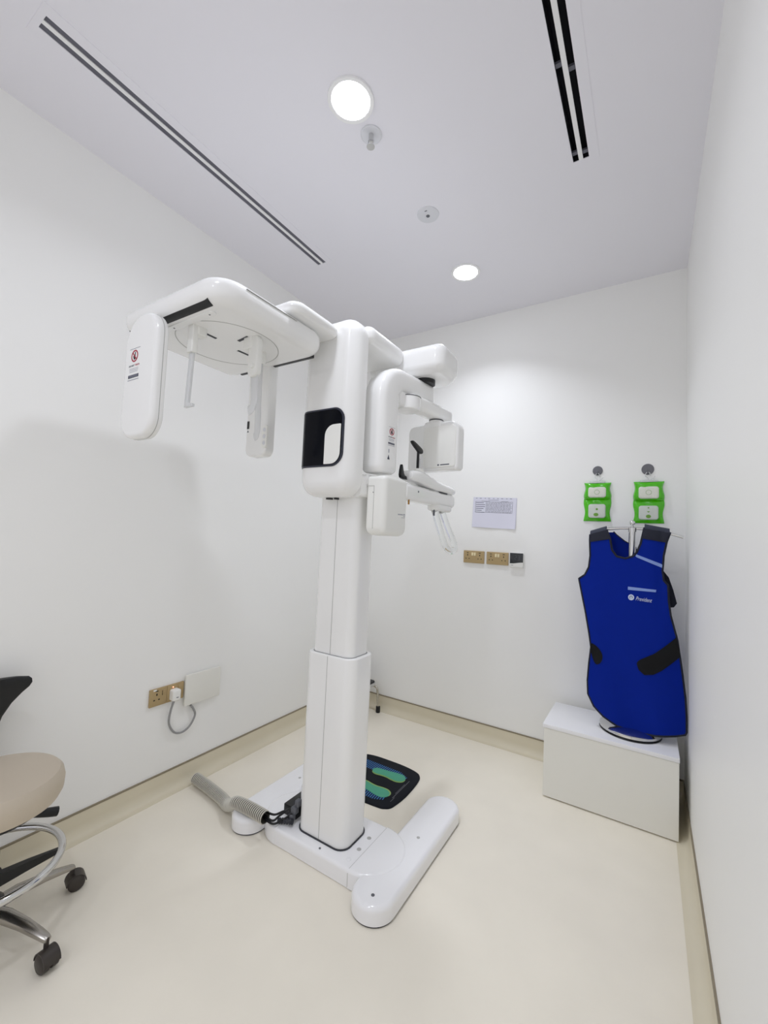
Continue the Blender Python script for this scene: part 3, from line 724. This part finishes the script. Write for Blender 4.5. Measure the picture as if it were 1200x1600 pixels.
BL = [(1.77, 1.0), (1.76, 1.378)]; 
def bin_(z): return 2.0 if z < 1.29 else interp([(1.972, 1.29), (1.971, 1.316), (1.918, 1.348), (1.88, 1.38), (1.852, 1.414)], z)
b = NB(); sheet(b, [(z, interp(BL, z), z, bin_(z)) for z in [.7+.03*k for k in range(20)]+[1.29, 1.30, 1.316, 1.33, 1.348, 1.365, 1.38, 1.395]], 16, .006, 0, bfn); obj('back_panel', b, 'blue', AP, sharp=60)
b = NB(); tube(b, [bfn(bin_(z), z, .002) for z in [1.285, 1.295, 1.305, 1.316, 1.33, 1.348, 1.365, 1.38, 1.397]], .006, 8); obj('binding', b, 'navy', AP, label='black neckline binding of the back panel')
obj('back_flap', patch([(2.03, 1.30), (2.105, 1.193), (2.12, 1.174), (2.141, 1.107), (2.158, 1.035), (2.13, 1.009), (2.03, 1.0)], 0., .006, fn=bfn), 'navy', AP, label='dark lining flap sticking out at the side')
b = NB()
for k in range(1):
    n = 24; ctr = (1.957, 1.061); loft(b, [[fpt(ctr[0]+r*cos(2*pi*q/n), ctr[1]+r*1.1*sin(2*pi*q/n), o) for q in range(n)] for r, o in ((.0135, 0.), (.0135, .0022))])
em = obj('emblem', b, 'print', AP)
b = NB(); ctr = (1.957, 1.062)
tube(b, [fpt(ctr[0]+.006*cos(a), ctr[1]+.006*sin(a), .0026) for a in [radians(q) for q in range(-60, 200, 20)]]+[fpt(ctr[0]-.005, ctr[1]-.008, .0026)], .0011, 6); obj('emblem_mark', b, 'navy', AP)
lt = text('printed_name', 'Prevident', .029, (1.976, surf(2.01, 1.05)-.0045, 1.049), ROT_Y @ Matrix.Rotation(radians(-3), 3, 'Z'), 'print', AP, shear=.35, ext=.0012, sx=.62)

# ------------------------------------------------------------------ things on the back wall
def wall_hook(x, z, r, label):
    t = thing('wall_hook', label, 'wall hook', (x, 0, z), 'adhesive hooks on the back wall')
    b = NB(); prism(b, ell(x, z, r, r*1.02, 36), 'y', 0, -.006, 0, .003, 3); obj('adhesive_disc', b, 'hook', t)
    b = NB(); tube(b, smooth_path([(x, -.005, z-.004), (x, -.008, z-.016), (x, -.016, z-.026), (x, -.024, z-.022), (x, -.025, z-.014)], 6), .0028, 8); obj('hook', b, 'dark', t)
    return t
wall_hook(1.767, 1.768, .0275, 'round grey adhesive wall hook, the left one, holding the left green bag')
wall_hook(2.023, 1.765, .031, 'round grey adhesive wall hook, the one nearer the right wall')
def dehumidifier(x0, x1, zt, zb, zm, label, hx, hz, lower):
    t = thing('dehumidifier_bag', label, 'dehumidifier bag', ((x0+x1)/2, 0, zt), 'green dehumidifier bags on the back wall')
    w = x1-x0; cx = (x0+x1)/2
    def pouch(za, zc, th, wv):
        b = NB(); n = 20; G = {}
        for s in (0, 1):
            for i in range(n+1):
                for j in range(n+1):
                    u, v = i/n, j/n; x = x0+w*u+.004*sin(v*7+wv)*(1 if u > .5 else -1)*min(1, 4*abs(u-.5)); z = za+(zc-za)*v
                    bul = th*(max(0, (1-(2*u-1)**4))*max(0, (1-(2*v-1)**4)))**.6
                    y = -.003-(bul+.003 if s else 0)
                    G[s, i, j] = b.verts.new((x, y+(-.0025*sin(u*11+v*6+wv) if s and 0 < i < n else 0), z))
        for i in range(n):
            for j in range(n):
                for s in (0, 1): b.faces.new((G[s, i, j], G[s, i+1, j], G[s, i+1, j+1], G[s, i, j+1]))
        for i in range(n):
            b.faces.new((G[0, i, 0], G[0, i+1, 0], G[1, i+1, 0], G[1, i, 0])); b.faces.new((G[0, i, n], G[0, i+1, n], G[1, i+1, n], G[1, i, n]))
            b.faces.new((G[0, 0, i], G[0, 0, i+1], G[1, 0, i+1], G[1, 0, i])); b.faces.new((G[0, n, i], G[0, n, i+1], G[1, n, i+1], G[1, n, i]))
        return b
    tp = obj('upper_pouch', pouch(zm, zt, .028, 0.), 'green', t); lp = obj('lower_pouch', pouch(zb, zm+.006, .012, 2.), 'green', t)
    hz_ = zt-zm
    b = NB(); prism(b, rr(cx, zm+hz_*.42, w*.68, hz_*.62, .014, 6), 'y', -.025, -.0375, 0, .009, 4); wdw = obj('granule_window', b, 'gran', tp)
    b = NB(); R = ring(cx, 0, .0125, .014, 0, .001, 28); bmesh.ops.rotate(R, verts=R.verts[:], cent=(cx, 0, 0), matrix=Matrix.Rotation(radians(90), 3, 'X')); bmesh.ops.translate(R, verts=R.verts[:], vec=(0, -.037, zm+hz_*.42)); obj('face_mark', R, 'greeni', tp)
    b = NB(); hl = zm-zb
    prism(b, rr(cx, zb+hl*.47, w*.66, hl*.64, .014, 6), 'y', -.016, -.0275, 0, .006, 4); obj('liquid_window', b, 'film', lp)
    if lower:
        b = NB(); prism(b, ell(cx, zb+hl*.30, .012, .010, 24), 'y', -.026, -.0284); prism(b, poly([(cx-.008, zb+hl*.53), (cx+.008, zb+hl*.53), (cx, zb+hl*.47)]), 'y', -.026, -.0284); box(b, cx-.004, cx+.004, -.0284, -.026, zb+hl*.66, zb+hl*.71); obj('level_mark', b, 'greeni', lp)
    else:
        b = NB(); prism(b, ell(cx-.004, zb+hl*.30, .013, .010, 24), 'y', -.026, -.0284); prism(b, ell(cx, zb+hl*.55, .006, .006, 18), 'y', -.026, -.0284); obj('level_mark', b, 'greeni', lp)
    b = NB(); box(b, cx-w*.30, cx+w*.30, -.024, -.006, zt-.004, zt+.009, .003); obj('hanger_clip', b, 'frost', t)
    b = NB(); tube(b, smooth_path([(cx, -.015, zt+.006), (cx-.004, -.017, zt+.02), (hx-.011, -.019, hz-.04), (hx-.006, -.019, hz-.022), (hx+.006, -.019, hz-.020), (hx+.012, -.019, hz-.033), (hx+.012, -.019, hz-.04)], 8), .0024, 8); tube(b, smooth_path([(cx+.004, -.015, zt+.006), (cx+.02, -.017, zt+.018), (cx+.03, -.017, zt+.03)], 5), .0022, 8); obj('hanger_hook', b, 'frost', t)
dehumidifier(1.698, 1.838, 1.694, 1.463, 1.592, 'green dehumidifier bag with crumpled waist under the left grey hook on the back wall', 1.767, 1.768, False)
dehumidifier(1.957, 2.1, 1.694, 1.457, 1.582, 'green dehumidifier bag with straight sides above the apron stand, nearer the right wall', 2.023, 1.765, True)

NT = thing('paper_notice', 'white printed paper notice with a table taped to the back wall above the sockets', 'notice', (1.14, 0, 1.51))
Wn = Matrix.Rotation(radians(0), 3, 'Y')
def ppt(u, v, o): # u 0..1 left-right, v 0..1 bottom-top
    x = .993+.297*u+(-.006)*(1-v); z = 1.408+.208*v-(.009)*u
    return (x, -.0021-o-.010*(1-v)**2*max(0, u-.2)-.004*sin(u*6)*(1-v), z)
def psheet(u0, u1, v0, v1, o0, o1, n=14):
    b = NB(); G = {}
    for k, o in enumerate((o0, o1)):
        for i in range(n+1):
            for j in range(n+1): G[k, i, j] = b.verts.new(ppt(u0+(u1-u0)*i/n, v0+(v1-v0)*j/n, o))
    for i in range(n):
        for j in range(n):
            for k in (0, 1): b.faces.new((G[k, i, j], G[k, i+1, j], G[k, i+1, j+1], G[k, i, j+1]))
        for a in (0, n):
            b.faces.new((G[0, i, a], G[0, i+1, a], G[1, i+1, a], G[1, i, a])); b.faces.new((G[0, a, i], G[0, a, i+1], G[1, a, i+1], G[1, a, i]))
    return b
obj('sheet', psheet(0, 1, 0, 1, 0, .0008), 'paper', NT); 
obj('sheet', psheet(.02, 1.012, .012, .99, -.002, -.0014), 'paper', NT, label='second sheet underneath')
def pbar(b, u0, u1, v0, v1):
    for i in range(4):
        ua, ub = u0+(u1-u0)*i/4, u0+(u1-u0)*(i+1)/4
        q = [b.verts.new(ppt(ua, v0, .0011)), b.verts.new(ppt(ub, v0, .0011)), b.verts.new(ppt(ub, v1, .0011)), b.verts.new(ppt(ua, v1, .0011))]; b.faces.new(q)
b = NB()
for k in range(9): pbar(b, .05+.1*k+random.random()*.03, .1+.1*k, .955, .975)
pbar(b, .36, .60, .905, .92); pbar(b, .20, .40, .868, .88); pbar(b, .66, .82, .868, .88)
obj('heading_print', b, 'inkl', NT)
b = NB()
for k in range(6):
    v = .82-.062*k; pbar(b, .07, .30-.1*random.random(), v-.014, v+.002)
pbar(b, .06, .065, .50, .86); pbar(b, .31, .315, .50, .86); pbar(b, .06, .92, .855, .862); pbar(b, .06, .92, .50, .506); pbar(b, .915, .92, .50, .86)
obj('table_grid', b, 'ink', NT)
b = NB()
for k in range(14):
    v = .84-.0245*k; u = .325
    while u < .88:
        l = .02+.05*random.random(); pbar(b, u, min(u+l, .905), v-.012, v); u += l+.012
obj('table_text', b, 'inkl', NT)

def socket_hole(b, x, z, w, h): box(b, x-w/2, x+w/2, -.0118, -.0095, z-h/2, z+h/2)
def double_socket(x0, label):
    zc = 1.201; w, h = .147, .084
    t = thing('double_socket', label, 'wall socket', (x0+w/2, 0, zc), 'twin sockets on the back wall')
    cx = x0+w/2
    fp_ = obj('faceplate', box(NB(), x0, x0+w, -.011, 0, zc-h/2, zc+h/2, .003, 3), 'gold', t)
    for s in (-1, 1):
        b = NB(); px = cx+s*.043
        socket_hole(b, px, zc+.012, .006, .009); socket_hole(b, px-.011, zc-.012, .007, .005); socket_hole(b, px+.011, zc-.012, .007, .005); socket_hole(b, px, zc+.028, .014, .004)
        obj('pin_holes', b, 'hole', fp_)
        obj('rocker_switch', box(NB(), cx+s*.0085-.0065, cx+s*.0085+.0065, -.0155, -.009, zc+.008, zc+.03, .002, 2), 'goldl', t)
    return t
double_socket(.937, 'beige twin wall socket left of the other twin socket, below the paper notice')
double_socket(1.101, 'beige twin wall socket directly beside the dark digital thermometer')
t = thing('digital_hygrometer', 'small square digital thermometer with dark screen and white base on the back wall', 'thermometer', (1.303, 0, 1.197))
cx, cz = 1.3035, 1.198
obj('case', box(NB(), cx-.043, cx+.043, -.019, .0005, cz-.048, cz+.048, .005, 3), 'satin', t)
b = NB(); pts = [(cx-.042, cz+.047), (cx-.042, cz-.022), (cx-.02, cz-.021), (cx+.0, cz-.018), (cx+.02, cz-.014), (cx+.042, cz-.012), (cx+.042, cz+.047)]
prism(b, poly(pts), 'y', -.017, -.0202, 0, .0008, 2); obj('screen', b, 'lcd', t)
b = NB()
def seg7(x, z, s, segs):
    S7 = {'a': (0, 2, .8, .16), 'g': (0, 1, .8, .16), 'd': (0, 0, .8, .16), 'b': (.45, 1.5, .16, .8), 'c': (.45, .5, .16, .8), 'f': (-.45, 1.5, .16, .8), 'e': (-.45, .5, .16, .8)}
    for q in segs:
        u, v, w_, h_ = S7[q]; box(b, x+(u-w_/2)*s, x+(u+w_/2)*s, -.0207, -.0201, z+(v-h_/2)*s, z+(v+h_/2)*s)
seg7(cx-.005, cz+.004, .0125, 'abged'); seg7(cx+.015, cz+.004, .0125, 'abgcd')
obj('digit', b, 'seg', t)
obj('logo_mark', box(NB(), cx-.036, cx-.02, -.0196, -.0188, cz-.034, cz-.0315), 'ink', t)

# ------------------------------------------------------------------ things on the left wall
def lw(name, ys, zs_, d0, d1, m, par, bev=.002): return obj(name, box(NB(), d0, d1, ys[0], ys[1], zs_[0], zs_[1], bev, 2), m, par)
t = thing('single_socket', 'beige single wall socket on the left wall, with open pin holes', 'wall socket', (0, -1.597, .487))
f_ = lw('faceplate', (-1.64, -1.554), (.445, .529), 0, .011, 'gold', t, .003)
b = NB(); yc = -1.606
for (y, z, w, h) in ((yc, .501, .006, .010), (yc-.012, .476, .008, .005), (yc+.012, .476, .008, .005), (yc, .517, .014, .004)): box(b, .0095, .0118, y-w/2, y+w/2, z-h/2, z+h/2)
obj('pin_holes', b, 'hole', f_)
lw('rocker_switch', (-1.578, -1.566), (.494, .514), .009, .0155, 'gold', t)
obj('switch_slot', box(NB(), .009, .0122, -1.5795, -1.577, .492, .514), 'hole', f_)
lw('sticker', (-1.624, -1.608), (.519, .5265), .0108, .0114, 'satin', f_, 0)
t = thing('switched_outlet', 'beige switched outlet on the left wall with a white plug pushed in', 'wall socket', (0, -1.509, .487))
f_ = lw('faceplate', (-1.5535, -1.464), (.445, .529), 0, .011, 'gold', t, .003)
lw('rocker_switch', (-1.497, -1.482), (.498, .520), .009, .0155, 'gold', t)
b = NB(); cyl(b, (.0105, -1.524, .5155), .0028, .0018, 'x', 12); obj('indicator_light', b, 'led', f_)
t = thing('power_plug', 'white power plug in the left wall outlet with a looped grey cord', 'plug', (.011, -1.517, .48))
obj('plug_body', prism(NB(), rr(-1.519, .480, .043, .055, .010), 'x', .0115, .043, 0, .007, 4), 'satin', t)
obj('plug_mark', box(NB(), .0425, .0435, -1.523, -1.511, .468, .4715), 'ink', t)
b = NB(); tube(b, smooth_path([(.03, -1.526, .455), (.024, -1.538, .40), (.016, -1.536, .34), (.014, -1.505, .288), (.014, -1.462, .272), (.014, -1.42, .288), (.014, -1.392, .335), (.013, -1.404, .372), (.010, -1.42, .394)], 10), .0052, 10); obj('cord', b, 'cord', t)
t = thing('blank_cover_plate', 'square white blank cover plate on the left wall beside the beige outlet', 'cover plate', (0, -1.357, .477))
obj('plate', box(NB(), .0115, .022, -1.462, -1.252, .40, .558, .0035, 3), 'board', t)
obj('back_box', box(NB(), 0, .0118, -1.440, -1.262, .412, .55), 'board', t)

# ------------------------------------------------------------------ rolling stool at the left
CX, CY = .287, -2.283
CH = thing('rolling_stool', 'cream round-seated rolling stool with black backrest and chrome foot ring by the left wall', 'stool', (CX, CY, 0))
b = NB(); lathe(b, [(0, .412), (.15, .412), (.170, .419), (.179, .438), (.181, .468), (.176, .489), (.165, .501), (.12, .507), (0, .508)], (CX, CY, 0), 56); obj('seat', b, 'seat', CH)
b = NB(); lathe(b, [(0, .39), (.13, .39), (.14, .40), (.14, .406), (0, .406)], (CX, CY, 0), 40); obj('seat_pan', b, 'black', CH)
b = NB(); lathe(b, [(0, .09), (.028, .09), (.028, .27), (.022, .275), (.022, .392), (0, .392)], (CX, CY, 0), 24); obj('gas_lift', b, 'black', CH)
b = NB(); lathe(b, [(0, .075), (.045, .075), (.052, .09), (.048, .125), (.03, .14), (0, .14)], (CX, CY, 0), 28); obj('hub', b, 'black', CH)
b = NB(); tube(b, [(CX+.188*cos(2*pi*k/64), CY+.188*sin(2*pi*k/64), .232) for k in range(64)], .0115, 12, closed=True); obj('foot_ring', b, 'chrome', CH)
for k in range(3):
    a = radians(62+120*k); d = Vector((cos(a), sin(a), 0)); c = Vector((CX, CY, 0)); s = Vector((-sin(a), cos(a), 0))
    b = NB(); loft(b, [[c+d*r+s*w_*u+Vector((0, 0, z+h_*v)) for u, v in ((-1, -1), (1, -1), (1, 1), (-1, 1))] for r, z, w_, h_ in ((.02, .185, .014, .020), (.10, .208, .010, .014), (.186, .230, .005, .007))]); obj('ring_spoke', b, 'black', CH)
b = NB(); cyl(b, (CX, CY, .165), .036, .045, n=24); obj('ring_clamp', b, 'black', CH)
for k in range(5):
    a = radians(20+72*k); d = Vector((cos(a), sin(a), 0)); c = Vector((CX, CY, 0)); s = Vector((-sin(a), cos(a), 0))
    b = NB(); rings = []
    for r, z, w_, h_ in ((.03, .103, .023, .018), (.09, .108, .021, .015), (.16, .100, .018, .012), (.215, .088, .015, .010), (.245, .080, .012, .009), (.252, .078, .010, .007)):
        rings.append([c+d*r+s*(w_*cos(2*pi*q/12))+Vector((0, 0, z+h_*(abs(sin(2*pi*q/12))**.7)*(1 if sin(2*pi*q/12) > 0 else -1))) for q in range(12)])
    loft(b, rings); obj('leg', b, 'alu', CH)
    p = c+d*.247
    rot = a+radians(75)
    ax = Vector((cos(rot), sin(rot), 0)); fwd = Vector((-sin(rot), cos(rot), 0)); wc = p-fwd*.012
    ca_ = NB(); tube(ca_, [p+Vector((0, 0, .05)), p+Vector((0, 0, .082))], .007, 10)
    n = 16
    for s_ in (-1, 1):
        rings = []
        for off, rad in ((.003, .020), (.005, .026), (.020, .026), (.024, .021), (.0245, .004)):
            rings.append([wc+ax*(s_*off)+fwd*rad*cos(2*pi*q/20)+Vector((0, 0, .026+rad*sin(2*pi*q/20))) for q in range(20)])
        loft(ca_, rings)
    cst = obj('caster', ca_, 'caster', CH)
    b = NB(); rings = []
    for off in (-.022, -.008, .008, .022):
        rings.append([wc+ax*off+fwd*r_*cos(radians(t_))+Vector((0, 0, .026+r_*sin(radians(t_)))) for t_, r_ in [(q, .0305) for q in range(0, 181, 15)]+[(q, .0275) for q in range(180, -1, -15)]])
    loft(b, rings); obj('caster_hood', b, 'caster', cst)
b = NB(); lev = smooth_path([(CX+.0, CY+.0, .385), (CX+.012, CY+.075, .365), (CX+.016, CY+.115, .343)], 6); tube(b, lev, .005, 8)
tube(b, [(CX+.014, CY+.09, .352), (CX+.018, CY+.12, .342), (CX+.022, CY+.15, .332), (CX+.025, CY+.17, .326)], .013, 12, rf=lambda q: .009+.006*sin(min(1, q*1.2)*pi/2)); obj('height_lever', b, 'black', CH)
b = NB(); G = []
prof = [(.50, .085), (.54, .092), (.58, .10), (.62, .112), (.66, .135), (.69, .162), (.708, .182), (.722, .190), (.736, .188), (.746, .178), (.752, .15)]
rings = []
for z, hw in prof:
    ring_ = []
    th = .011+.006*min(1, (z-.5)/.1)
    for q in range(24):
        aa = 2*pi*q/24; yy = hw*cos(aa); xx = th*sin(aa)
        ring_.append((.078+xx+.35*yy*yy+.02*(.62-z), CY-.045+yy, z+.004*(1-abs(cos(aa)))))
    rings.append(ring_)
loft(b, rings); obj('backrest', b, 'black', CH)
b = NB(); tube(b, smooth_path([(CX-.03, CY, .395), (.13, CY-.015, .40), (.085, CY-.02, .43), (.083, CY-.02, .53)], 8), .012, 10); obj('backrest_bracket', b, 'black', CH)

# ------------------------------------------------------------------ step stool behind the column
t = thing('step_stool', 'low chrome step stool with black ribbed tread in the corner behind the column', 'step stool', (.19, -.17, 0))
obj('tread', prism(NB(), rr(.172, -.16, .25, .19, .03), 'z', .216, .224, 0, .003), 'black', t)
obj('tread_rim', prism(NB(), rr(.172, -.16, .262, .202, .035), 'z', .194, .217, .003, .002), 'chrome', t)
for sx in (0, 1):
    for sy in (0, 1):
        x = .318 if sx else .075; y = -.072 if sy else -.25
        xi = .255 if sx else .12
        b = NB(); tube(b, smooth_path([(.19, y, .190), (xi, y, .190), (x-.012 if sx else x+.012, y, .178), (x, y, .15), (x+(.006 if sx else -.006), y, .08), (x+(.01 if sx else -.01), y, .02)], 8), .0085, 10); lg = obj('leg', b, 'steel', t)
        b = NB(); prism(b, ell(x+(.01 if sx else -.01), y, .0165, .0165, 16), 'z', 0, .045, .002, .003, 2); obj('rubber_foot', b, 'black', lg)

# ------------------------------------------------------------------ camera and world
cam = bpy.data.cameras.new('camera'); co_ = bpy.data.objects.new('camera', cam); COL.objects.link(co_)
yaw, pit, rol = -.56114, .05329, .04429
fw = Vector((sin(yaw)*cos(pit), cos(yaw)*cos(pit), sin(pit))); rt = Vector((cos(yaw), -sin(yaw), 0)); up = rt.cross(fw)
r_ = rt*cos(rol)+up*sin(rol); u_ = -rt*sin(rol)+up*cos(rol)
mw = Matrix((r_, u_, -fw)).transposed().to_4x4(); mw.translation = Vector((2.03018, -2.81813, 1.32747))
co_.matrix_world = mw
cam.sensor_fit = 'HORIZONTAL'; cam.sensor_width = 36; cam.lens = 659.54*36/1200; cam.clip_start = .02
SC.camera = co_
wd = bpy.data.worlds.new('world'); SC.world = wd; wd.use_nodes = True
wd.node_tree.nodes['Background'].inputs[0].default_value = (.86, .86, .92, 1); wd.node_tree.nodes['Background'].inputs[1].default_value = .85  # even ambient fill, added through the open near end
SC.view_settings.view_transform = 'Standard'; SC.view_settings.look = 'None'; SC.view_settings.gamma = 1; SC.view_settings.use_curve_mapping = False
SC.view_settings.exposure = .12
SC.cycles.max_bounces = 14; SC.cycles.diffuse_bounces = 9; SC.cycles.transmission_bounces = 10; SC.cycles.use_denoising = True
SC.cycles.sample_clamp_indirect = 6
